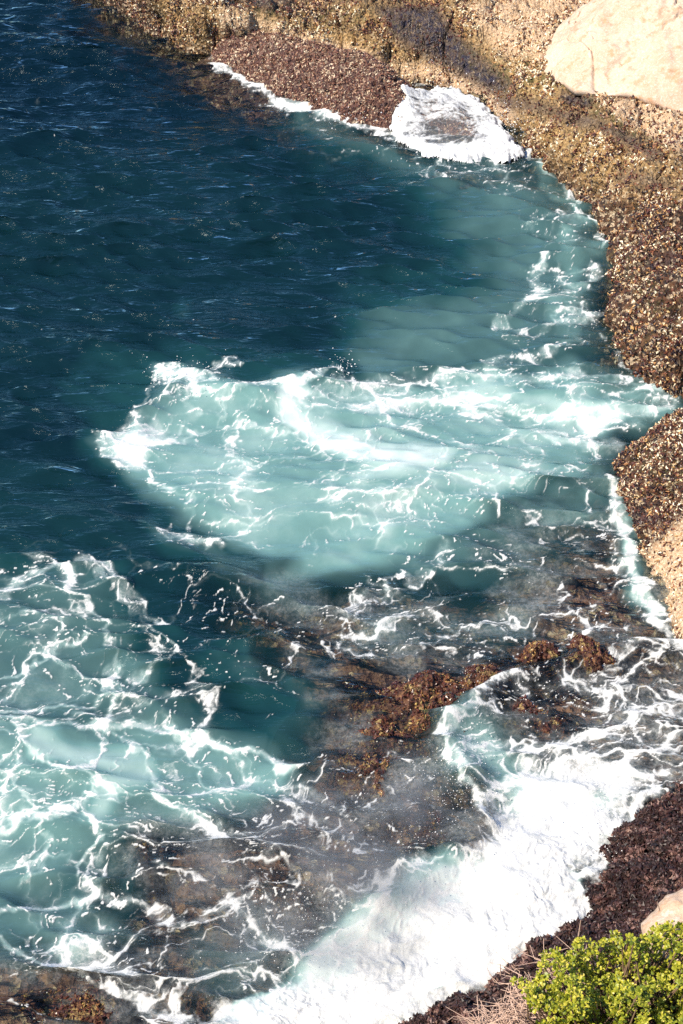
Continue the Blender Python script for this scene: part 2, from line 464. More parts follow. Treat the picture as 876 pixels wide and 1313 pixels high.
def mat_wash():
    """film of white water running over rock"""
    t = NT('white_wash'); p = t.pos()
    foam = t.attr('foam')
    fn = t.noise(p, 14, 5, .7)
    fe = t.math('ADD', foam, t.math('MULTIPLY', t.math('SUBTRACT', fn, .5), .7))
    fo = t.n('ShaderNodeBsdfDiffuse', {'Color': (.72, .73, .72, 1), 'Normal': t.bump(t.noise(p, 24, 4, .7), .6, .04)}).outputs[0]
    tr = t.n('ShaderNodeBsdfTransparent', {'Color': (.97, .97, .97, 1)}).outputs[0]
    gl = t.n('ShaderNodeBsdfGlossy', {'Color': (1, 1, 1, 1), 'Roughness': .15}).outputs[0]
    w = t.n('ShaderNodeMixShader', {0: .025, 1: tr, 2: gl}).outputs[0]
    return t.done(t.n('ShaderNodeMixShader', {0: t.math('MAXIMUM', t.ss(fe, .2, .85), .10), 1: w, 2: fo}).outputs[0])

def mat_rock(name, base_a, base_b, dark, speck, speck_amt=.3, scale=1.0, bump=1.0, rough=.75, paint=True, depth_shade=False):
    t = NT(name); p = t.pos()
    n1 = t.noise(p, 1.3 * scale, 6, .65); n2 = t.noise(p, 9 * scale, 5, .7); v = t.vor(p, 15 * scale)
    vc = t.vor(p, 15 * scale, out='Color')
    sep = t.n('ShaderNodeSeparateColor', {'Color': vc}).outputs[0]
    n3 = t.noise(p, 34 * scale, 3, .7)
    c = t.mix(t.ss(n1, .35, .65), base_a, base_b)
    c = t.mix(t.ss(n2, .40, .66), dark, c)
    c = t.mix(t.math('MULTIPLY', t.ss(sep, 1 - speck_amt, 1 - speck_amt * .6), t.ss(n3, .35, .6)), c, speck)
    ro = rough
    if depth_shade:      # dimming of light in deep water is put into the bed colour
        c = t.mix(t.attr('depth_shade'), c, (.004, .010, .011))
    if paint:
        tan = t.attr('tan'); green = t.attr('green'); wet = t.attr('wet'); pale = t.attr('pale')
        tn = t.math('MULTIPLY', tan, t.ss(t.math('ADD', n2, t.math('MULTIPLY', n3, .6)), .62, .88))
        c = t.mix(tn, c, (.52, .33, .13))
        gn = t.math('MULTIPLY', green, t.ss(t.noise(p, 6, 5, .75), .45, .6))
        c = t.mix(gn, c, (.085, .085, .018))
        pn = t.math('MULTIPLY', pale, t.ss(t.math('ADD', n2, t.math('MULTIPLY', pale, .3)), .5, .7), clamp=True)
        c = t.mix(pn, c, t.mix(t.ss(n3, .45, .6), (.55, .35, .20), (.72, .57, .40)))
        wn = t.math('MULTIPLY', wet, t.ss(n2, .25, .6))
        c = t.mix(wn, c, (.030, .028, .048))  # wet rock; blue of the reflected sky is put into its colour
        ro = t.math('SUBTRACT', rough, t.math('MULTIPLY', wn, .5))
    hh = t.math('ADD', t.math('MULTIPLY', n2, 1.0), t.math('MULTIPLY', v, .9))
    hh = t.math('ADD', hh, t.math('MULTIPLY', n3, .5))
    nb = t.bump(hh, .9 * bump, .07 / scale)
    b = t.n('ShaderNodeBsdfPrincipled', {'Base Color': c, 'Roughness': ro, 'Normal': nb, 'Specular IOR Level': .4}).outputs[0]
    return t.done(b)

def mat_granite():
    t = NT('pale_granite'); p = t.pos()
    n1 = t.noise(p, .8, 5, .6); n2 = t.noise(p, 22, 4, .75); n3 = t.noise(p, 4, 5, .7)
    c = t.mix(t.ss(n1, .35, .65), (.52, .35, .24), (.60, .46, .34))
    c = t.mix(t.math('MULTIPLY', t.ss(n2, .5, .62), .55), c, (.68, .60, .52))
    c = t.mix(t.math('MULTIPLY', t.ss(n3, .52, .68), .7), c, (.50, .25, .12))
    c = t.mix(t.math('MULTIPLY', t.ss(t.noise(p, 1.7, 6, .75, .6), .56, .66), .55), c, (.34, .22, .13))
    c = t.mix(t.math('MULTIPLY', t.ss(t.noise(p, 45, 2), .64, .72), .6), c, (.30, .2, .13))
    nb = t.bump(t.math('ADD', n2, t.math('MULTIPLY', n3, 1.5)), .5, .03)
    return t.done(t.n('ShaderNodeBsdfPrincipled', {'Base Color': c, 'Roughness': .85, 'Normal': nb, 'Specular IOR Level': .2}).outputs[0])

def mat_shell(name, stops, rough=.45):
    t = NT(name)
    c = t.ramp(t.attr('tint'), stops)
    return t.done(t.n('ShaderNodeBsdfPrincipled', {'Base Color': c, 'Roughness': rough}).outputs[0])

def mat_simple(name, col, rough=.6, spec=.3):
    t = NT(name)
    return t.done(t.n('ShaderNodeBsdfPrincipled', {'Base Color': (*col, 1), 'Roughness': rough, 'Specular IOR Level': spec}).outputs[0])

def mat_leaf():
    t = NT('shrub_leaf'); v = t.attr('tint')
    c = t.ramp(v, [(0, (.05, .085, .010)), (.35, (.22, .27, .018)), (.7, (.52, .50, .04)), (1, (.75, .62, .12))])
    b = t.n('ShaderNodeBsdfPrincipled', {'Base Color': c, 'Roughness': .42}).outputs[0]
    tl = t.n('ShaderNodeBsdfTranslucent', {'Color': c}).outputs[0]
    return t.done(t.n('ShaderNodeMixShader', {0: .28, 1: b, 2: tl}).outputs[0])

M_WATER = mat_water(); M_WASH = mat_wash()
M_LEDGE = mat_rock('mussel_rock', (.105, .036, .020), (.16, .066, .032), (.018, .007, .006), (.62, .48, .32), .34)
M_MOUND = mat_rock('red_weed_rock', (.15, .075, .060), (.20, .105, .075), (.06, .028, .026), (.45, .34, .24), .25)
M_WEED = mat_rock('dark_weed_rock', (.075, .034, .030), (.15, .080, .066), (.014, .006, .006), (.24, .14, .12), .12, .7, 1.3, paint=False)
M_REEF = mat_rock('reef_rock_brown', (.17, .068, .045), (.26, .13, .060), (.045, .018, .016), (.42, .30, .12), .25, .8, 1.2, paint=False)
M_BED = mat_rock('sea_bed_rock', (.34, .165, .10), (.46, .28, .16), (.11, .050, .038), (.60, .46, .28), .2, .6, 1.2, paint=False, depth_shade=True)
M_GRAN = mat_granite()
M_CLIFF = mat_rock('cliff_rock', (.30, .22, .15), (.38, .28, .19), (.10, .07, .05), (.5, .42, .33), .2, .6, 1.0, paint=False)
M_SHELL = mat_shell('mussel_shell', [(0, (.016, .008, .010)), (.36, (.095, .030, .022)), (.60, (.24, .085, .040)), (.80, (.56, .33, .12)), (1, (.88, .78, .56))])
M_REDW = mat_shell('red_weed', [(0, (.05, .022, .022)), (.5, (.20, .080, .052)), (.82, (.36, .19, .11)), (1, (.72, .56, .38))], .55)
M_DARKW = mat_shell('dark_weed', [(0, (.012, .005, .005)), (.5, (.055, .022, .020)), (.85, (.20, .105, .085)), (1, (.25, .15, .11))], .5)
M_REEFW = mat_shell('reef_weed', [(0, (.030, .010, .012)), (.55, (.13, .045, .030)), (.84, (.28, .14, .050)), (1, (.48, .34, .12))], .3)

# ------------------------------------------------------------------ paint on the rocks (image pixels, true position of the rock face)
TAN = Map(.05); GREEN = Map(.12); WET = Map(0.0); PALE = Map(0.0)
TAN.poly([(300,10),(400,25),(520,60),(600,110),(640,140),(560,100),(430,70),(300,30)], 14, 1.0)
TAN.poly([(240,-60),(440,-60),(760,-60),(720,90),(876,200),(876,260),(760,240),(690,190),(600,100)], 30, .85)
TAN.poly([(180,-20),(300,0),(270,60),(220,50)], 14, .7)
PALE.poly([(590,0),(700,-20),(880,-60),(900,120),(760,110),(700,80),(650,75),(620,50)], 24, .95)
PALE.poly([(760,122),(876,135),(900,205),(850,185),(800,158)], 8, 1.0)
PALE.stroke([(290,22),(400,56),(500,84),(560,96),(620,122),(650,150)], 14, .95)  # sunlit face of the lip: its brightness is put into the rock colour
PALE.poly([(832,700),(900,640),(1000,700),(950,860),(880,840),(818,722)], 16, 1.0)
PALE.stroke([(700,85),(745,108)], 6, .9)
GREEN.poly([(560,40),(640,70),(740,100),(730,125),(640,120),(600,90)], 20, .8)
GREEN.poly([(740,120),(800,130),(870,190),(830,190),(760,150)], 14, .9)
GREEN.stroke([(620,0),(660,20)], 24, .5); GREEN.stroke([(300,10),(520,30)], 18, .5)
GREEN.stroke([(800,340),(860,420)], 40, .35); GREEN.stroke([(830,580),(876,620)], 24, .5); GREEN.stroke([(850,715),(876,720)], 10, .9)
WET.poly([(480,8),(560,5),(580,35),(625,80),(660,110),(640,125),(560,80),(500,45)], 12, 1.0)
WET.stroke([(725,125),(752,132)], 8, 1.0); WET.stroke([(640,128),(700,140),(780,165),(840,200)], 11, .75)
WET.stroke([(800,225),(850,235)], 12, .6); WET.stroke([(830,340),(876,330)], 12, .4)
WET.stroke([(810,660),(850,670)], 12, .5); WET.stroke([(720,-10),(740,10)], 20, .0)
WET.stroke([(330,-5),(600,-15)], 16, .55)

# ------------------------------------------------------------------ shells and weed tufts: many small facets on a rock
def scatter(name, co, nrm, faces, dens, size, mat, parent, label=None, tint_fn=None, aspect=(1, .5, .35), up=.5, seed=3):
    """one crust of small shell-like bodies strewn over a quad mesh"""
    r = np.random.default_rng(seed)
    a, b, c, d = (co[faces[:, k]] for k in range(4))
    area = .5 * np.linalg.norm(np.cross(c - a, d - b), axis=1)
    ctr = (a + b + c + d) / 4
    w = area * dens(ctr)
    n = int(w.sum())
    if n < 10: return None
    pick = r.choice(len(w), n, p=w / w.sum())
    u = r.random((n, 1)); v = r.random((n, 1))
    p = (a[pick] * (1 - u) + b[pick] * u) * (1 - v) + (d[pick] * (1 - u) + c[pick] * u) * v
    nn = nrm[faces[pick, 0]]
    # random frame
    q = r.normal(size=(n, 3)); ax = q + nn * up * 1.5; ax /= np.linalg.norm(ax, axis=1, keepdims=True)
    q2 = r.normal(size=(n, 3)); bx = np.cross(ax, q2); bx /= np.linalg.norm(bx, axis=1, keepdims=True)
    cx_ = np.cross(ax, bx)
    s = (size[0] + (size[1] - size[0]) * r.random((n, 1)) ** 1.6)
    A = ax * s * aspect[0]; B = bx * s * aspect[1]; C = cx_ * s * aspect[2]
    p = p + nn * s * .25
    V = np.stack([p + A, p + B - .2 * A, p + C - .1 * A, p - B - .1 * A, p - C - .2 * A, p - A], 1).reshape(-1, 3)
    base = (np.arange(n) * 6)[:, None]
    T = np.array([[0, 1, 2], [0, 2, 3], [0, 3, 4], [0, 4, 1], [5, 2, 1], [5, 3, 2], [5, 4, 3], [5, 1, 4]])
    F = (base[:, None, :] + T[None]).reshape(-1, 3)
    t = r.random(n) ** 1.0
    if tint_fn is not None: t = tint_fn(p, t)
    o = build(name, V, F, mat, {'tint': np.repeat(np.clip(t, 0, 1), 6)}, smooth=False, parent=parent)
    o['kind'] = 'stuff'
    if label: o['label'] = label
    return o

# ------------------------------------------------------------------ rocks
def rock_sheet(name, poly, region, step, hfun, mat, extra_c=(), extra_top=(), rough=(.16, .05), keep=-1.2, over=False, extra_bot=()):
    X, Y = tan_grid(*region, step, extra_c, extra_top, extra_bot)
    nr, nc = X.shape
    x = X.ravel(); y = Y.ravel()
    wx = x + .14 * perlin(x * 1.1, y * 1.1, 31) + .05 * perlin(x * 4, y * 4, 32)
    wy = y + .14 * perlin(x * 1.1, y * 1.1, 33) + .05 * perlin(x * 4, y * 4, 34)
    d = sdf(poly, wx, wy)
    z = hfun(x, y, d)
    co = np.stack([x, y, z], 1)
    nrm = grid_normals(co, nr, nc)
    k = sstep(-.4, .2, d)
    dsp = rough[0] * (fbm(x * 1.4 + z, y * 1.4, 41, 5, .55) + .55 * fbm(x * .75, y * .9 + z, 47, 2, .5, True) - .2) - .15 * np.exp(-(perlin(x * .8 + 3, y * 1.1, 48) / .03) ** 2) + rough[1] * (fbm(x * 7 + z * 3, y * 7 - z * 5, 42, 3, .6, True))
    co = co + nrm * (dsp * k)[:, None]
    if over:                                    # the lip of the ledge leans out over the water
        m_ = sstep(-.2, -1.8, x) * sstep(1.2, .2, d) * sstep(.25, .95, co[:, 2]) * (.6 + .8 * perlin(x * 1.3, y * .5, 45))
        co[:, 1] -= .50 * m_; co[:, 0] -= .25 * m_
    nrm = grid_normals(co, nr, nc)
    F = grid_faces(nr, nc)
    dd = d[F].max(1)
    F = F[dd > keep]
    used = np.unique(F); remap = np.full(len(co), -1); remap[used] = np.arange(len(used))
    co = co[used]; nrm = nrm[used]; F = remap[F]
    px, py = to_pixel(co[:, 0], co[:, 1], co[:, 2])
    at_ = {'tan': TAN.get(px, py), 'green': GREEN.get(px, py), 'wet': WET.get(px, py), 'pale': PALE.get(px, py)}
    return co, nrm, F, at_

def inview(c, m=40):
    px, py = to_pixel(c[:, 0], c[:, 1], c[:, 2])
    return ((px > -m) & (px < 876 + m) & (py > -m) & (py < 1313 + m) & (c[:, 2] > -.12)).astype(float)

def geo(n, a, r): return np.cumsum(a * r ** np.arange(n))

# long ledge
OVER = None
def h_ledge(x, y, d):
    xr = sstep(-3.0, 2.5, x)                     # steeper lip on the far left, rounder on the right
    w = .22 + 1.05 * xr
    top = 1.05 + .12 * np.clip(d - .5, 0, 8) + .15 * fbm(x * .4, y * .4, 77, 3)
    k = np.clip((d + .25) / (w + .25), 0, 1)
    prof = 1 - (1 - k) ** 2.2
    h = -1.3 + (top + 1.3) * prof
    h = np.where(d < -.25, -1.3 + (d + .25) * 1.2, h)
    crev = np.exp(-((d - 1.5 - .5 * perlin(x * .6, y * .6, 5)) / .06) ** 2) * .10
    return h - crev
co, nr_, F, at_ = rock_sheet('ledge', LEDGE, (60, 960, -60, 560), 1.9, h_ledge, M_LEDGE, extra_c=geo(26, .004, 1.28), extra_top=45 + geo(22, .35, 1.2), over=True, rough=(.26, .14))
ledge = bpy.data.objects.new('rock_ledge', None); link(ledge); ledge.location = (0, 0, 0)
tag(ledge, 'long mussel-crusted rock ledge with a pale lip running along the far shore to the inlet', 'rock ledge')
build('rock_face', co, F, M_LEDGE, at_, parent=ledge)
def tint_ledge(p, t):
    px, py = to_pixel(p[:, 0], p[:, 1], p[:, 2])
    tn = TAN.get(px, py); wt = WET.get(px, py); pl = PALE.get(px, py)
    cl = fbm(p[:, 0] * 1.1, p[:, 1] * 1.6, 66, 5, .65)
    t = np.clip((t - .5) * 1.25 + .5, 0, 1)
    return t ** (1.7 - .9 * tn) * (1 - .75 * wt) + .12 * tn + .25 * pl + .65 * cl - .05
def dens_ledge(c):
    px, py = to_pixel(c[:, 0], c[:, 1], c[:, 2])
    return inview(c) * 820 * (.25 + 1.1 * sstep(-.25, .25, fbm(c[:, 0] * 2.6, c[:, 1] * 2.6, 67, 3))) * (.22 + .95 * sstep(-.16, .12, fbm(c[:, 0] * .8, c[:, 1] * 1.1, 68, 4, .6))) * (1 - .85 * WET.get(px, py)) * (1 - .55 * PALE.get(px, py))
scatter('mussel_bed', co, nr_, F, dens_ledge, (.018, .056), M_SHELL, ledge, tint_fn=tint_ledge)

# rounded point below the inlet
def h_point(x, y, d):
    top = .72 + .16 * np.clip(d - .4, 0, 4)
    k = np.clip((d + .2) / 1.05, 0, 1); h = -1.0 + (top + 1.0) * (1 - (1 - k) ** 2.0)
    h = np.where(d < -.2, -1.0 + (d + .2) * 1.2, h)
    px, py = to_pixel(x, y, .6)
    step = sstep(0, 14, (py - 645) - (px - 790) * .12 + 8 * perlin(x * 2, y * 2, 9))     # the shelf steps down towards the sea here
    return h - .16 * np.exp(-(((py - 650 - (px - 790) * .1)) / 10) ** 2) * sstep(0, .3, d)
co, nr_, F, at_ = rock_sheet('point', POINT, (740, 990, 490, 930), 1.9, h_point, M_MOUND, extra_c=geo(14, .006, 1.3), rough=(.15, .06))
pt = bpy.data.objects.new('rock_point', None); link(pt)
tag(pt, 'rounded reddish-brown rock below the inlet, its lower end pale orange granite', 'rock')
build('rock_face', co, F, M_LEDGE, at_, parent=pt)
def dens_pt(c):
    px, py = to_pixel(c[:, 0], c[:, 1], c[:, 2])
    return inview(c) * 900 * (1 - .8 * PALE.get(px, py))
scatter('mussel_bed', co, nr_, F, dens_pt, (.016, .048), M_SHELL, pt, tint_fn=tint_ledge, seed=5)

# red mound under the ledge
def h_mound(x, y, d):
    k = np.clip((d + .1) / 1.6, 0, 1); h = -.35 + (1.22 - .75 * sstep(.7, 2.0, x)) * (1 - (1 - k) ** 2.0)
    return np.where(d < -.1, -.35 + (d + .1) * 1.2, h)
co, nr_, F, at_ = rock_sheet('mound', MOUND, (225, 690, 35, 215), 1.6, h_mound, M_MOUND, rough=(.10, .05), keep=-.6)
md = bpy.data.objects.new('rock_mound', None); link(md)
tag(md, 'low rounded reddish-brown rock mound at the foot of the ledge, white water along its edge', 'rock')
at_ = {k: v * (.3 if k != 'wet' else 0) for k, v in at_.items()}
build('rock_face', co, F, M_MOUND, at_, parent=md)
scatter('weed_tufts', co, nr_, F, lambda c: inview(c) * 700 * (c[:, 2] > .0), (.02, .055), M_REDW, md, seed=6, tint_fn=lambda p, t: np.clip((t - .5) * 1.2 + .48 + .5 * fbm(p[:, 0] * 1.6, p[:, 1] * 2.2, 64, 4, .6), 0, 1))
MOUND_CO, MOUND_F = co, F

# dark weed shore
def h_weed(x, y, d):
    k = np.clip((d + .1) / 2.2, 0, 1); h = -.22 + (.95) * (1 - (1 - k) ** 1.6) + .10 * np.clip(d - 1, 0, 5)
    h = np.where(d < -.1, -.22 + (d + .1) * .8, h)
    return h + (.10 * fbm(x * 1.6, y * 1.6, 55, 3, .5, True) + .09 * fbm(x * 4, y * 4.5, 56, 3, .5)) * sstep(-.1, .2, d)
co, nr_, F, at_ = rock_sheet('weed', WEED, (380, 990, 930, 1400), 1.9, h_weed, M_WEED, extra_bot=np.linspace(6.2, 10.2, 60), extra_c=geo(14, .006, 1.3), rough=(.16, .10))
wd = bpy.data.objects.new('weedy_rock', None); link(wd)
tag(wd, 'dark purple-brown weed-covered rock shore between the white surf and the green shrub', 'rock')
build('rock_face', co, F, M_WEED, parent=wd)
def tint_weed(p, t):
    n = fbm(p[:, 0] * 3.4, p[:, 1] * 4.5, 61, 4, .6) + .5 * fbm(p[:, 0] * .9, p[:, 1] * .9, 69, 2)
    return t * .55 + sstep(-.12, .3, n) * .60 - .12
scatter('weed_tufts', co, nr_, F, lambda c: inview(c) * 1100, (.015, .05), M_DARKW, wd, tint_fn=tint_weed, seed=8)

# reef rocks
REEF_LABELS = [
    'largest yellow-brown reef rock breaking the surface behind the curl of white surf',
    'small brown reef rock with yellow patches between the pale rock point and the surf',
    'broad dark reef rock just under the surface, in front of the largest yellow-brown one',
    'dark submerged reef rock beside the brightest edge of the white surf',
    'small round brown reef rock alone in the milky green water under lace foam',
    'brown submerged reef rock in front of the dense surf, crossed by thin foam lines',
    'flat brown reef rock inside the lacy part of the surf',
    'wide reddish reef rock in the near corner under a band of holed foam',
    'brown reef rock under thin mist between the holed foam and the dense surf',
    'faint deep reef rock just beyond the foam web, nearest the open dark water',
    'faint brown reef rock under thin foam threads off the rounded rock point',
    'brown submerged reef rock on the open-water side of the largest yellow-brown one',
    'knobbly brown reef rock at the right end of the largest yellow-brown one',
    'low brown reef rock midway between the knobbly rock and the pale rock point',
    'brown reef rock at the near foot of the largest yellow-brown one',
    'faint reef rock under foam web seaward of the small rock with yellow patches',
    'deep dark reef rock below the turquoise patch, at the start of the foam web',
]
for i, (px, py, rx, ry, rot, top) in enumerate(REEF):
    c = at(px, py); nt, nrr = 150, 64
    th = np.linspace(0, 2 * math.pi, nt, endpoint=False); rr = np.linspace(0.0, 1.25, nrr)
    R, T = np.meshgrid(rr, th, indexing='ij')
    lx = rx * R * np.cos(T); ly = ry * R * np.sin(T)
    c_, s_ = math.cos(rot), math.sin(rot)
    wx = c[0] + lx * c_ - ly * s_; wy = c[1] + lx * s_ + ly * c_
    rim = 1 + .45 * perlin(np.cos(T) * 1.6 + i * 7, np.sin(T) * 1.6, 90)
    wz = top - 1.1 * (R * rim) ** 2.2 + (.22 * fbm(wx * 1.9, wy * 1.9, 70, 4, .6) + .06 * fbm(wx * 9, wy * 9, 71, 2, .6, True)) * 1.0
    co = np.stack([wx - c[0], wy - c[1], wz + 1.6], -1).reshape(-1, 3)
    idx = np.arange(nrr * nt).reshape(nrr, nt)
    F = np.stack([idx[:-1], np.roll(idx, -1, 1)[:-1], np.roll(idx, -1, 1)[1:], idx[1:]], -1).reshape(-1, 4)[:, ::-1]
    root = bpy.data.objects.new('reef_rock', None); link(root); root.location = (c[0], c[1], -1.6)
    tag(root, REEF_LABELS[i], 'reef rock', 'reef rocks awash in the shallows')
    build('rock_body', co, F, M_REEF, parent=root)
    nn = np.tile([0, 0, 1.0], (len(co), 1))
    if top > -.3:
        def tr_(p, t, c=c):
            n = fbm((p[:, 0] + c[0]) * 2.5, (p[:, 1] + c[1]) * 2.5, 62, 3)
            return t * .65 + sstep(-.1, .3, n) * .45 - .08
        scatter('weed_tufts', co, nn, F, lambda q: 800.0 * (q[:, 2] > 1.1), (.014, .040), M_REEFW, root, tint_fn=tr_, seed=20 + i)

# ------------------------------------------------------------------ sea bed
X, Y = tan_grid(-60, 940, -40, 1353, 4.0, extra_c=geo(26, .006, 1.38), extra_top=42.5 + geo(30, .4, 1.32), extra_bot=np.linspace(-6, 10.5, 26))
nr, nc = X.shape; x = X.ravel(); y = Y.ravel(); px, py = to_pixel(x, y)
z = bed_height(x, y, px, py)
z = np.where(y > 60, -6.5, z)
z = np.maximum(z, np.where(y < 9.5, -.8, -99))
tag(build('seabed', np.stack([x, y, z], 1), grid_faces(nr, nc), M_BED, {'depth_shade': sstep(-2.0, -3.6, z)}), kind='structure')

# ------------------------------------------------------------------ water
X, Y = tan_grid(-40, 916, -24, 1340, 1.15, extra_c=geo(42, .0012, 1.27), extra_top=43.5 + geo(60, .08, 1.19), extra_bot=np.concatenate([np.linspace(-6, 10, 24), np.linspace(10.1, 10.85, 16)]))
nr, nc = X.shape
x = X.ravel(); y = Y.ravel(); px, py = to_pixel(x, y)
cellx = np.abs(np.gradient(X, axis=1)).ravel(); celly = np.abs(np.gradient(Y, axis=0)).ravel()
cell = np.maximum(cellx, celly)
dL = sdf(LEDGE, x, y); dP = sdf(POINT, x, y); dW = sdf(WEED, x, y); dM = sdf(MOUND, x, y)
# wobble the image coordinates so that painted outlines turn ragged
wj = lambda s, f, a: a * fbm(x * f, y * f, s, 3, .6)
sc = 44.0 / (y * cp + CAM_H * sp_)            # image pixels per metre grow towards the viewer
wxp = px + sc * (wj(101, .8, 16) + wj(102, 3.0, 8)); wyp = py + sc * (wj(103, .8, 11) + wj(104, 3.0, 6))
milk = MILK.get(px + sc * wj(105, .5, 46), py + sc * wj(106, .5, 26))
D = FOAM.get(wxp, wyp)
surf = SURF.get(px + sc * (wj(107, 1.0, 34) + wj(109, 4, 12)), py + sc * (wj(108, 1.0, 22) + wj(110, 4, 8)))
out_ = np.maximum.reduce([-100 - px, px - 980, -60 - py, py - 1370, np.zeros(px.shape)])
near = np.exp(-(out_ / np.where(py > 1370, 700, 260)) ** 2)       # beyond the painted maps the sea calms down by and by
D = D * near + .10 * (1 - near); milk = milk * near + .05 * (1 - near); surf = surf * near
# lace
qx = x + .55 * perlin(x * .42, y * .42, 201) + .26 * perlin(x * 1.3, y * 1.3, 202) + .10 * perlin(x * 4, y * 4, 203) + .04 * perlin(x * 10, y * 10, 204)
qy = y + .55 * perlin(x * .42, y * .42, 205) + .26 * perlin(x * 1.3, y * 1.3, 206) + .10 * perlin(x * 4, y * 4, 207) + .04 * perlin(x * 10, y * 10, 208)
ca, sa = math.cos(-.22), math.sin(-.22)
rx_ = (qx * ca - qy * sa) / 1.6; ry_ = (qx * sa + qy * ca)
f1, f2, _ = voronoi(rx_ * 1.1, ry_ * 1.1, 301); e1 = f2 - f1
f1, f2, _ = voronoi(rx_ * 2.6, ry_ * 2.6, 302); e2 = f2 - f1
f1, f2, idv = voronoi(rx_ * 6.2, ry_ * 6.2, 303); e3 = f2 - f1; _ = 0
n_lo = fbm(x * .8, y * .8, 304, 4); n_hi = fbm(x * 5, y * 5, 305, 3, .6)
f1, f2, _ = voronoi(rx_ * 14, ry_ * 14, 310); e4 = f2 - f1
l1 = np.exp(-(e1 / .09) ** 1.1); l2 = np.exp(-(e2 / .11) ** 1.1); l3 = np.exp(-(e3 / .15) ** 1.2); l4 = np.exp(-(e4 / .2) ** 1.2)
Dm = D * (1 + .0 * D)
pot = 1.0 * Dm + (.50 * l1 + .44 * l2 + .30 * l3 + .16 * l4) * sstep(.02, .35, D) + .26 * n_lo + .10 * n_hi
foam = sstep(.76, 1.48, pot)
bubbles = sstep(.45, 1.25, D + .30 * l1 + .15 * l2 + .4 * n_lo)
foam = np.maximum(foam, sstep(.85, 1.5, D * 1.15 + .3 * n_hi + .22 * l2 + .2 * l3 + .12 * l4))
# flecks of loose foam
dots, f2, dotid = voronoi(rx_ * 13 + .3 * perlin(x * 30, y * 30, 350), ry_ * 13, 351)
fl = ((dotid < (.30 * sstep(.16, .5, D))) & (dots < .34)) * sstep(.34, .15, dots) * sstep(-.15, .25, n_lo + .4 * D)
foam = np.maximum(foam, fl * .95)
bubbles = np.maximum(bubbles, .38 * sstep(.15, 1.1, BEDM.get(px + sc * wj(641, .7, 60), py + sc * wj(642, .7, 40))) * sstep(-.2, .45, fbm(x * .9, y * 1.3, 640, 5, .6)) * sstep(540, 700, py))
f1, f2, id2 = voronoi(x * 3.1, y * 3.1, 309)
foam = np.maximum(foam, (id2 < .012) * sstep(.06, .03, f1) * .8)

# waves
zw = np.zeros(x.shape); xo = np.zeros(x.shape); yo = np.zeros(x.shape)
calm = 1 - .55 * sstep(.25, .8, milk) - .25 * surf
gust = .75 + .5 * fbm(x * .22, y * .22, 400, 3)
shelf = BEDM.get(px, py)
r = np.random.default_rng(4)
for i in range(110):
    lam = .26 * (5.2 / .26) ** ((i + r.random()) / 110)
    th = math.radians(-99 + r.normal() * (20 if lam > 1 else 17))
    k = 2 * math.pi / lam
    a = (.0140 if .28 < lam < .9 else .0075) * lam * (.5 + r.random())
    if lam > 1.2: a *= .72
    ph = r.random() * 2 * math.pi + k * .25 * 0
    wgt = sstep(2.2, 4.5, lam / cell)
    # bend the wave trains a little
    phase = k * (x * math.cos(th) + y * math.sin(th)) + ph + (1.6 * perlin(x * .3 / max(lam, .6), y * .3 / max(lam, .6), 500 + i) if i % 2 else 0)
    s, c = np.sin(phase), np.cos(phase)
    A = a * wgt * gust * (calm if lam < 1.5 else (1 - .4 * shelf))
    zw += A * s
    xo += A * .8 * c * math.cos(th); yo += A * .8 * c * math.sin(th)
# swell ridges of the photograph
SW = Map(0.0)
SW.stroke([(-140,640),(60,640),(160,690),(260,750)], 50, .09)
SW.stroke([(60,745),(110,735),(160,752)], 16, .10)
SW.stroke([(180,540),(240,490),(330,510),(436,480)], 14, .12)
SW.stroke([(330,830),(400,800),(470,770)], 14, .09)
SW.stroke([(180,1110),(300,1090),(400,1110),(480,1180)], 16, .09)
SW.stroke([(570,950),(610,1000),(620,1060),(560,1120),(480,1160)], 20, .16)
SW.stroke([(570,935),(640,880),(760,840),(876,830)], 16, .20)
zw += SW.get(px, py)
fo3 = np.clip(foam, 0, 1)
bx_ = x + .25 * perlin(x * 1.7, y * 1.7, 611) + .08 * perlin(x * 6, y * 6, 612); by_ = y + .25 * perlin(x * 1.7, y * 1.7, 613) + .08 * perlin(x * 6, y * 6, 614)
mod = sstep(-.35, .45, fbm(x * .9, y * .9, 615, 3))
bil = fbm(bx_ * 1.1, by_ * 1.1, 601, 3, .5) * 1.6
bil2 = fbm(bx_ * 4.5, by_ * 4.5, 602, 3, .6) * 1.6 * mod
bil3 = fbm(bx_ * 13, by_ * 13, 603, 3, .7) * 1.8 * mod
zw += fo3 * .010 + surf * (.05 + .07 * bil + .020 * bil2 + .006 * bil3) + fo3 * sstep(.5, .9, D) * (.014 * bil2 + .004 * bil3)
# the sea climbs a little on the weed shore
co = np.stack([x + xo, y + yo, zw], 1)
bed = np.maximum(bed_height(x, y, px, py), reef_height(x, y))
for d_, s_ in ((dL, 2.2), (dP, 1.6), (dM, 1.3), (dW, .7)):
    bed = np.maximum(bed, np.minimum(d_ * s_, 0) - .05)
depth = np.maximum(0.02, -bed + .0)
clear = np.exp(-.30 * depth - .30 * depth ** 2)
near_ = 1.0
water = build('water', co, grid_faces(nr, nc), M_WATER, {'foam': foam, 'milk': milk, 'clear': clear * near_, 'surf': surf, 'bubbles': bubbles * near})
tag(water, kind='structure')

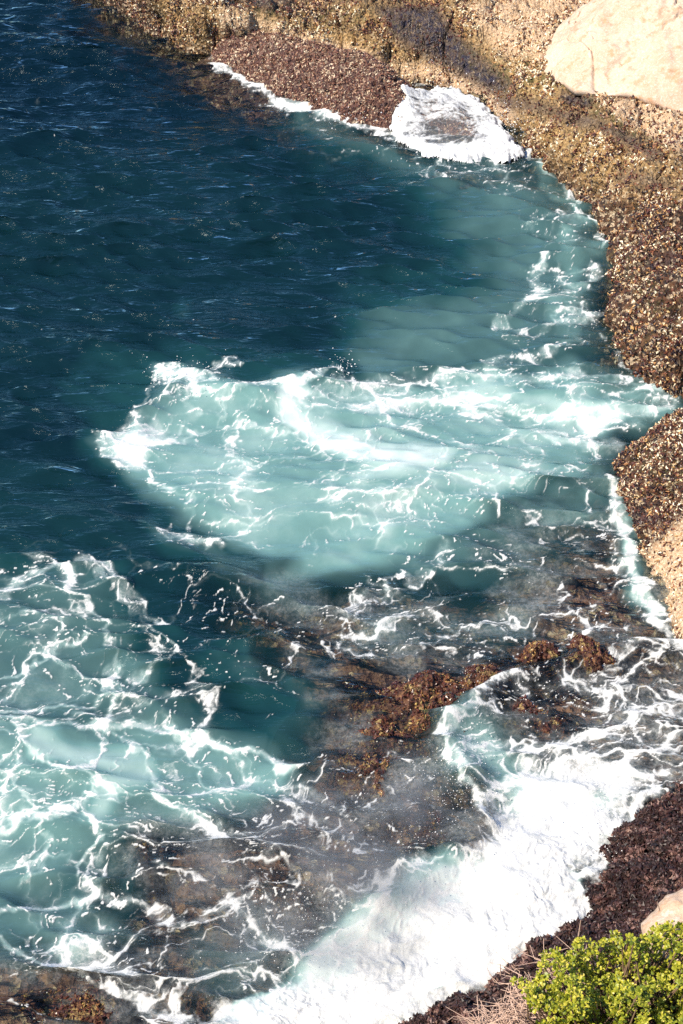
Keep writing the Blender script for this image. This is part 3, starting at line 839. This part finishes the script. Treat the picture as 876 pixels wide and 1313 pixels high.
# ------------------------------------------------------------------ wash over the end of the mound
def wash():
    poly = np.array([(502,150),(510,128),(530,113),(560,104),(590,104),(622,122),(652,156),(678,186),(650,196),(600,196),(545,188),(508,172)], float)
    pw = np.array(W(poly, .25))
    nu, nv = 260, 150
    pxs = np.linspace(490, 692, nu); pys = np.linspace(206, 92, nv)
    PX, PY = np.meshgrid(pxs, pys)
    vx = (PX - CX) / FPX; dy = -(PY - CY) / FPX
    vy = cp + dy * sp_; vz = -sp_ + dy * cp; t = (.25 - CAM_H) / vz
    X = vx * t; Y = vy * t
    x = X.ravel(); y = Y.ravel()
    d = sdf(pw, x + .12 * perlin(x * 3, y * 3, 701) + .10 * perlin(x * 9, y * 9, 711), y + .14 * perlin(x * 3, y * 3, 702) + .10 * perlin(x * 9, y * 9, 712))
    dm = sdf(MOUND, x + .14 * perlin(x * 1.1, y * 1.1, 31), y)
    base = h_mound(x, y, dm)
    k = np.clip(d / .9, 0, 1)
    z = np.maximum(base, .0) - .03 + .15 * np.clip(d / .2, 0, 1) ** .6 + .08 * (1 - (1 - k) ** 2) + .05 * perlin(x * 3, y * 3, 703)
    z = np.where(d < 0, -.05 + z * 0 + .12 * np.exp(d * 6), z)
    # streaks fan out from the upper right
    c0 = at(650, 128, .4)
    ang = np.arctan2(y - c0[1], (x - c0[0])); rad = np.hypot(x - c0[0], y - c0[1])
    st = .55 * fbm(ang * 6 + 1.6 * perlin(x * 1.3, y * 1.3, 705), rad * 1.6 + 1.8 * perlin(x, y, 706), 704, 5, .65, True) + .45 * fbm(x * 3 + y, y * 2.4, 708, 5, .6, True)
    edge = np.exp(-(np.clip(d, 0, 9) / .28) ** 2)
    px_, py_ = to_pixel(x, y, z)
    rightw = sstep(.9, .0, d) * 0 + np.exp(-((px_ - 640) / 34) ** 2 - ((py_ - 165) / 26) ** 2)
    topw = np.exp(-((px_ - 590) / 40) ** 2 - ((py_ - 118) / 16) ** 2)
    dark = np.exp(-((px_ - 585) / 40) ** 2 - ((py_ - 165) / 16) ** 2)
    foam = .44 + .60 * edge + .45 * rightw + .35 * topw + .95 * (st - .38) - .36 * dark
    foam = foam - .35 * np.exp(-(d / .07) ** 2)
    z = z + .035 * st
    co = np.stack([x, y, z], 1)
    F = grid_faces(nv, nu); F = F[(d[F].min(1) > .0)]
    used = np.unique(F); rm = np.full(len(co), -1); rm[used] = np.arange(len(used))
    o = build('breaking_wave', co[used], rm[F], M_WASH, {'foam': foam[used]})
    tag(o, 'dome of white water streaming over the end of the reddish rock mound', 'wave')
wash()

# ------------------------------------------------------------------ spray droplets
def droplets():
    r = np.random.default_rng(9); P_ = []
    def burst(n, px, py, sx, sy, zmax, smin, smax):
        for _ in range(n):
            a = px + r.normal() * sx; b = py + r.normal() * sy; z = abs(r.normal()) * zmax * .5
            q = at(a, b, 0); P_.append((q[0], q[1], z + .03, smin + (smax - smin) * r.random() ** 3))
    burst(420, 590, 1010, 26, 34, .35, .004, .011)
    burst(220, 540, 1090, 50, 30, .3, .004, .009)
    burst(160, 640, 890, 50, 20, .3, .004, .010)
    burst(150, 235, 490, 26, 12, .3, .006, .016)
    burst(90, 436, 478, 10, 8, .25, .006, .018)
    burst(120, 470, 150, 40, 12, .3, .008, .018)
    burst(260, 655, 165, 14, 18, .5, .006, .016)
    burst(220, 590, 108, 34, 7, .6, .006, .016)
    burst(160, 510, 135, 8, 18, .4, .006, .014)
    burst(300, 380, 1190, 60, 40, .3, .004, .009)
    burst(200, 760, 1080, 30, 30, .2, .004, .010)
    P_ = np.array(P_); n = len(P_)
    T = np.array([(1,0,0),(-1,0,0),(0,1,0),(0,-1,0),(0,0,1),(0,0,-1)], float)
    V = (P_[:, None, :3] + T[None] * P_[:, None, 3:4]).reshape(-1, 3)
    f = np.array([(0,2,4),(2,1,4),(1,3,4),(3,0,4),(2,0,5),(1,2,5),(3,1,5),(0,3,5)])
    F = (np.arange(n)[:, None, None] * 6 + f[None]).reshape(-1, 3)
    o = build('spray_droplets', V, F, mat_simple('spray', (.9, .9, .9), .5), smooth=True)
    tag(o, 'fine white spray droplets flying above the surf', 'spray', kind='stuff')
droplets()

# ------------------------------------------------------------------ mist hanging over the surf
def mist():
    t = NT('sea_mist')
    tc = t.n('ShaderNodeTexCoord').outputs['Object']
    ln = t.n('ShaderNodeVectorMath', {0: tc}, operation='LENGTH').outputs['Value']
    fall = t.ss(ln, 1.0, .25)
    nz = t.ss(t.noise(t.pos(), 1.3, 4, .6), .40, .68)
    den = t.math('MULTIPLY', t.math('MULTIPLY', fall, nz), .95)
    v = t.n('ShaderNodeVolumePrincipled', {'Color': (.97, .98, 1, 1), 'Density': den, 'Anisotropy': .2}).outputs[0]
    t.t.links.new(v, t.out.inputs['Volume'])
    c = at(450, 1150, 0)
    nt_, nr_2 = 40, 20
    th = np.linspace(0, 2 * math.pi, nt_, endpoint=False); ph = np.linspace(.01, math.pi - .01, nr_2)
    PH, TH = np.meshgrid(ph, th, indexing='ij')
    g = np.stack([np.sin(PH) * np.cos(TH), np.sin(PH) * np.sin(TH), np.cos(PH)], -1).reshape(-1, 3)
    idx = np.arange(nt_ * nr_2).reshape(nr_2, nt_)
    F = np.stack([idx[:-1], idx[1:], np.roll(idx, -1, 1)[1:], np.roll(idx, -1, 1)[:-1]], -1).reshape(-1, 4)
    o = build('spray_mist', g, F, t.m); o.location = (c[0], c[1], .35); o.scale = (2.9, 2.3, .8)
    o.rotation_euler = (0, 0, .6)
    tag(o, 'thin white mist hanging over the edge of the surf and the brown reef', 'mist', kind='stuff')
mist()

# ------------------------------------------------------------------ pale granite boulder
def dome(name, outline, z0, height, p=.55, nt=220, nrr=70, mat=M_GRAN, seed=0, und=.1, amp=.10, crack=0.0):
    pts = np.array(outline, float)
    c = pts.mean(0)
    # resample outline by arc
    pp = np.vstack([pts, pts[:1]]); seg = np.linalg.norm(np.diff(pp, axis=0), axis=1); cum = np.concatenate([[0], np.cumsum(seg)])
    s = np.linspace(0, cum[-1], nt, endpoint=False)
    ox = np.interp(s, cum, pp[:, 0]); oy = np.interp(s, cum, pp[:, 1])
    for _ in range(3):
        ox = (np.roll(ox, 1) + ox + np.roll(ox, -1)) / 3; oy = (np.roll(oy, 1) + oy + np.roll(oy, -1)) / 3
    rr = np.linspace(0, 1, nrr) ** .8
    R = rr[:, None]
    x = c[0] + (ox - c[0])[None] * R; y = c[1] + (oy - c[1])[None] * R
    zb = z0(x, y) if callable(z0) else z0
    z = zb + height * (1 - R ** 2.0) ** p + amp * fbm(x * .7 + seed, y * .7, 800 + seed, 4) + .25 * amp * fbm(x * 2.5, y * 2.5, 803, 4, .6) + .012 * fbm(x * 9, y * 9, 805, 3)
    ck = perlin(x * .32 + 4.3 + .06 * perlin(x * 5, y * 5, 811), y * .55 + .08 * perlin(x * 4, y * 4, 812), 810)
    z = z - crack * np.exp(-(ck / .012) ** 2) * (1.2 + perlin(x * 1.2, y * 1.2, 813)) + crack * .5 * sstep(-.03, .03, ck) + crack * .5 * fbm(x * 5, y * 5, 814, 4, .6)
    rows = [np.stack([x, y, z], -1)]
    # undercut
    for kk, (ri, dz) in enumerate(((.985, -und * .6), (.95, -und), (.80, -und), (.75, -und - .6))):
        xx = c[0] + (ox - c[0]) * ri; yy = c[1] + (oy - c[1]) * ri
        zz = (z0(xx, yy) if callable(z0) else np.full(nt, z0)) + dz
        rows.append(np.stack([xx, yy, zz], -1)[None])
    G = np.vstack(rows); n = G.shape[0]
    idx = np.arange(n * nt).reshape(n, nt)
    F = np.stack([idx[:-1], idx[1:], np.roll(idx, -1, 1)[1:], np.roll(idx, -1, 1)[:-1]], -1).reshape(-1, 4)
    return G.reshape(-1, 3), F

def ledge_h(x, y):
    return h_ledge(x, y, sdf(LEDGE, x, y))
ol = W([(688,72),(712,92),(738,113),(765,119),(800,126),(835,136),(880,148),(960,165),(1100,150),(1180,60),(1100,-40),(960,-90),(850,-75),(775,0),(722,34)], 1.35)
ol = np.array(ol)
co, F = dome('b', ol, lambda x, y: ledge_h(x, y) + .17, 1.33, 1.1, seed=1, und=.13, amp=.26, nt=620, nrr=230, crack=.05)
o = build('granite_boulder', co, F, M_GRAN)
tag(o, 'huge smooth pale peach granite boulder on top of the ledge, a dark crack under it', 'boulder')

# ------------------------------------------------------------------ cliff edge under the viewer, shrub, twigs, small boulder
def cliff():
    nx, nz = 150, 130
    us = np.linspace(-14, 26, nx); vs = np.linspace(0, 1, nz)
    U, V = np.meshgrid(us, vs)
    # section: from the top behind the viewer down to the water
    ky = np.array([-9, -2.5, -.6, .6, 2.2, 3.3, 3.9, 5.0, 6.6, 8.3]); kz = np.array([15.0, 14.6, 14.0, 12.2, 10.6, 10.0, 9.4, 6.0, 2.5, -1.5])
    kt = np.linspace(0, 1, len(ky))
    Yc = np.interp(V, kt, ky); Zc = np.interp(V, kt, kz)
    n = fbm(U * .5, V * 8, 900, 5); n2 = fbm(U * 2, V * 25, 901, 4)
    Y = Yc + .30 * n * sstep(.2, .5, V) + .08 * n2 - .9 * sstep(.0, -1.8, U) * sstep(.35, .6, V)
    Z = Zc + .16 * n + .05 * n2 - .5 * sstep(.4, -1.4, U) * sstep(.3, .5, V)
    co = np.stack([U, Y, Z], -1).reshape(-1, 3)
    o = build('cliff', co, grid_faces(nz, nx), M_CLIFF)
    tag(o, 'weathered brown cliff under the viewpoint, the green shrub growing on its edge', 'cliff')
cliff()

def small_boulder():
    c = at_dist(893, 1212, 7.5)
    nt, nrr = 60, 40
    th = np.linspace(0, 2 * math.pi, nt, endpoint=False); ph = np.linspace(.02, math.pi - .02, nrr)
    PH, TH = np.meshgrid(ph, th, indexing='ij')
    d = np.stack([np.sin(PH) * np.cos(TH), np.sin(PH) * np.sin(TH), np.cos(PH)], -1)
    rad = 1 + .16 * perlin(d[..., 0] * 1.6 + 5, d[..., 1] * 1.6 + d[..., 2] * 1.3, 31) + .05 * perlin(d[..., 0] * 5, d[..., 1] * 5 + d[..., 2] * 4, 32)
    g = d * rad[..., None] * np.array([.22, .24, .19])
    idx = np.arange(nt * nrr).reshape(nrr, nt)
    F = np.stack([idx[:-1], idx[1:], np.roll(idx, -1, 1)[1:], np.roll(idx, -1, 1)[:-1]], -1).reshape(-1, 4)
    o = build('small_boulder', g.reshape(-1, 3), F, M_GRAN); o.location = c
    tag(o, 'small pale orange boulder poking out behind the green shrub', 'boulder')
    return o
small_boulder()

M_LEAF = mat_leaf(); M_TWIG = mat_simple('dry_twig', (.60, .42, .33), .8); M_STEM = mat_simple('shrub_stem', (.20, .13, .08), .8)

def tubes(name, paths, mat, parent=None, sides=5):
    V = []; F = []
    for pts, r0, r1 in paths:
        pts = np.array(pts); n = len(pts); b = len(V)
        for i in range(n):
            t = pts[min(i + 1, n - 1)] - pts[max(i - 1, 0)]; t = t / (np.linalg.norm(t) + 1e-9)
            a = np.cross(t, [.3, .2, 1.0]); a /= np.linalg.norm(a) + 1e-9; bb = np.cross(t, a)
            rr = r0 + (r1 - r0) * i / (n - 1)
            for s in range(sides):
                w = 2 * math.pi * s / sides; V.append(pts[i] + rr * (a * math.cos(w) + bb * math.sin(w)))
        for i in range(n - 1):
            for s in range(sides):
                F.append((b + i * sides + s, b + i * sides + (s + 1) % sides, b + (i + 1) * sides + (s + 1) % sides, b + (i + 1) * sides + s))
    return build(name, np.array(V), np.array(F), mat, parent=parent)

def shrub():
    r = np.random.default_rng(21)
    root = bpy.data.objects.new('shrub', None); link(root)
    base = at_dist(800, 1330, 7.3); root.location = base
    # crown tips: image region -> distance, so the shrub has depth
    outline = np.array([(648,1258),(662,1250),(684,1258),(694,1222),(712,1206),(728,1214),(748,1196),(768,1206),(788,1192),(815,1196),(840,1186),(868,1172),(900,1160),(1000,1150),(1080,1230),(1050,1400),(900,1460),(760,1440),(700,1350),(690,1300),(662,1262)], float)
    tips = []
    while len(tips) < 2100:
        a = r.uniform(650, 1090); b = r.uniform(1150, 1470)
        if sdf(outline, np.array([a]), np.array([b]))[0] < 2: continue
        lump = float(perlin(np.array([a / 42]), np.array([b / 42]), 5)[0])
        dist = 7.25 - .0022 * (b - 1180) - .22 * lump + r.normal() * .05 - (.0)
        tips.append((at_dist(a, b, dist), lump))
    V = []; F = []; T = []
    paths = []
    for p, lump in tips:
        p = np.array(p)
        n = r.integers(8, 13)
        axis = np.array([r.normal() * .35, r.normal() * .35 - .25, 1.0]); axis /= np.linalg.norm(axis)
        e1 = np.cross(axis, [1, .2, 0]); e1 /= np.linalg.norm(e1); e2 = np.cross(axis, e1)
        ct = r.uniform(-.12, .12)
        for k in range(n):
            az = k * 2.4 + r.normal() * .2; el = .15 + 1.0 * (k / n) + r.normal() * .15       # outer leaves lie flat, inner ones stand
            dr = (e1 * math.cos(az) + e2 * math.sin(az)) * math.cos(el) + axis * math.sin(el)
            sd = np.cross(axis, dr); sd /= np.linalg.norm(sd) + 1e-9
            nn = np.cross(dr, sd)
            L = r.uniform(.013, .023) * (1.15 - .5 * k / n); Wd = L * r.uniform(.30, .40)
            o = p - axis * (.035 * (1 - k / n)) + r.normal(size=3) * .004
            b = len(V)
            cup = nn * L * r.uniform(-.18, .0)
            V += [o, o + dr * L * .45 + sd * Wd * .75 + cup * .4, o + dr * L * .85 + sd * Wd * .9 + cup, o + dr * L * 1.08 + cup * 1.4,
                  o + dr * L * .85 - sd * Wd * .9 + cup, o + dr * L * .45 - sd * Wd * .75 + cup * .4, o + dr * L * .55 - cup * .4]
            for f in ((0, 1, 6), (1, 2, 6), (2, 3, 6), (3, 4, 6), (4, 5, 6), (5, 0, 6)): F.append([b + q for q in f])
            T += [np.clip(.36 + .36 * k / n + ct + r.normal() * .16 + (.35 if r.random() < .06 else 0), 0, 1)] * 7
        q = p - axis * .035; g = np.array(base) + (q - np.array(base)) * .55 + np.array([0, 0, -.25])
        if r.random() < .5:
            mid = (q + g) / 2 + r.normal(size=3) * .03
            paths.append(([g - base, mid - base, q - base], .006, .003))
    V = np.array(V) - base
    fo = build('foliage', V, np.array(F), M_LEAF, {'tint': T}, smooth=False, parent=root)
    tubes('stems', paths, M_STEM, root)
    tag(root, 'bright yellow-green leafy shrub on the cliff edge above the dark weedy rock', 'shrub')
    # dry grass and twigs
    r = np.random.default_rng(5); pt = []
    c0 = None
    for _ in range(1500):
        a = r.uniform(610, 900) ; b = 1318 - abs(r.normal()) * 26 - max(0, (a - 650)) * .35
        if a > 700: b = r.uniform(1235, 1330)
        if a < 650: b = 1330 - abs(r.normal()) * 12
        p = at_dist(a, max(b, 1225), 7.42 + r.normal() * .05)
        an = r.uniform(0, 6.283); l = r.uniform(.05, .16)
        dv = np.array([math.cos(an), math.sin(an) * .7, r.uniform(-.1, .5)]) * l
        md = p + dv * .5 + r.normal(size=3) * l * .14
        pt.append(([p, md, p + dv], .0024, .0011))
        if c0 is None: c0 = p
    c0 = np.array(at_dist(680, 1300, 7.45))
    pt = [([q - c0 for q in a], b, c) for a, b, c in pt]
    o = tubes('dry_twigs', pt, M_TWIG, sides=4); o.location = c0
    tag(o, 'tangle of dry pinkish dead twigs beside the green shrub', 'twigs', kind='stuff')
    # single bare stalks standing above the shrub
    for i, (a, b, l, lab) in enumerate(((742, 1200, .085, 'taller upright bare stalk sticking up from the shrub against dark rock'), (846, 1168, .05, 'short bent dry stalk leaning beside the small pale boulder'), (642, 1250, .06, 'thin reddish dry stalk standing in front of the white surf beside the shrub'))):
        p = np.array(at_dist(a, b, 7.15)); lean = (0.0, -.35, -.1)[i]
        pts = [np.zeros(3), np.array([lean * l * .5, 0, l * .6]), np.array([lean * l, 0, l * 1.2])]
        o = tubes('dry_stalk', [(pts, .0028, .0016)], M_TWIG, sides=6); o.location = p
        tag(o, lab, 'stalk', 'dry stalks around the shrub')
shrub()

# ------------------------------------------------------------------ light, sky, camera
SUN_EL, SUN_DIR = math.radians(47), np.array([-.80, -.42])
SUN_DIR = SUN_DIR / np.linalg.norm(SUN_DIR)
sd = Vector((SUN_DIR[0] * math.cos(SUN_EL), SUN_DIR[1] * math.cos(SUN_EL), math.sin(SUN_EL)))
L = bpy.data.lights.new('sun', 'SUN'); L.energy = 5.0; L.angle = math.radians(.53); L.color = (1, .89, .73)
lo = bpy.data.objects.new('sun', L); link(lo); lo.rotation_euler = (-sd).to_track_quat('-Z', 'Y').to_euler()
w = bpy.data.worlds.new('World'); bpy.context.scene.world = w; w.use_nodes = True
nt = w.node_tree; nt.nodes.clear()
sk = nt.nodes.new('ShaderNodeTexSky'); sk.sky_type = 'NISHITA'; sk.sun_disc = False
sk.sun_elevation = SUN_EL; sk.sun_rotation = math.atan2(sd.x, sd.y)
sk.air_density = 1.0; sk.dust_density = .1; sk.ozone_density = 3.0
bg = nt.nodes.new('ShaderNodeBackground'); bg.inputs[1].default_value = .125
ou = nt.nodes.new('ShaderNodeOutputWorld')
tm = nt.nodes.new('ShaderNodeMix'); tm.data_type = 'RGBA'; tm.blend_type = 'MULTIPLY'; tm.inputs[0].default_value = 1
nt.links.new(sk.outputs[0], tm.inputs[6]); tm.inputs[7].default_value = (.82, .96, 1.08, 1); nt.links.new(tm.outputs[2], bg.inputs[0]); nt.links.new(bg.outputs[0], ou.inputs[0])

cam = bpy.data.cameras.new('camera'); co_ = bpy.data.objects.new('camera', cam); link(co_)
co_.location = (0, 0, CAM_H); co_.rotation_euler = (math.pi / 2 - PITCH, 0, 0)
cam.sensor_fit = 'VERTICAL'; cam.angle = 2 * math.atan(656.5 / FPX)
cam.clip_end = 20000; cam.clip_start = .1
S_ = bpy.context.scene; S_.camera = co_
S_.view_settings.view_transform = 'Standard'; S_.view_settings.look = 'None'
S_.view_settings.exposure = .57; S_.view_settings.gamma = 1
S_.render.engine = 'CYCLES'
c = S_.cycles
c.use_denoising = False
c.max_bounces = 5; c.diffuse_bounces = 2; c.glossy_bounces = 2; c.transparent_max_bounces = 8; c.transmission_bounces = 2
c.sample_clamp_indirect = 2; c.sample_clamp_direct = 1.15; c.caustics_reflective = False
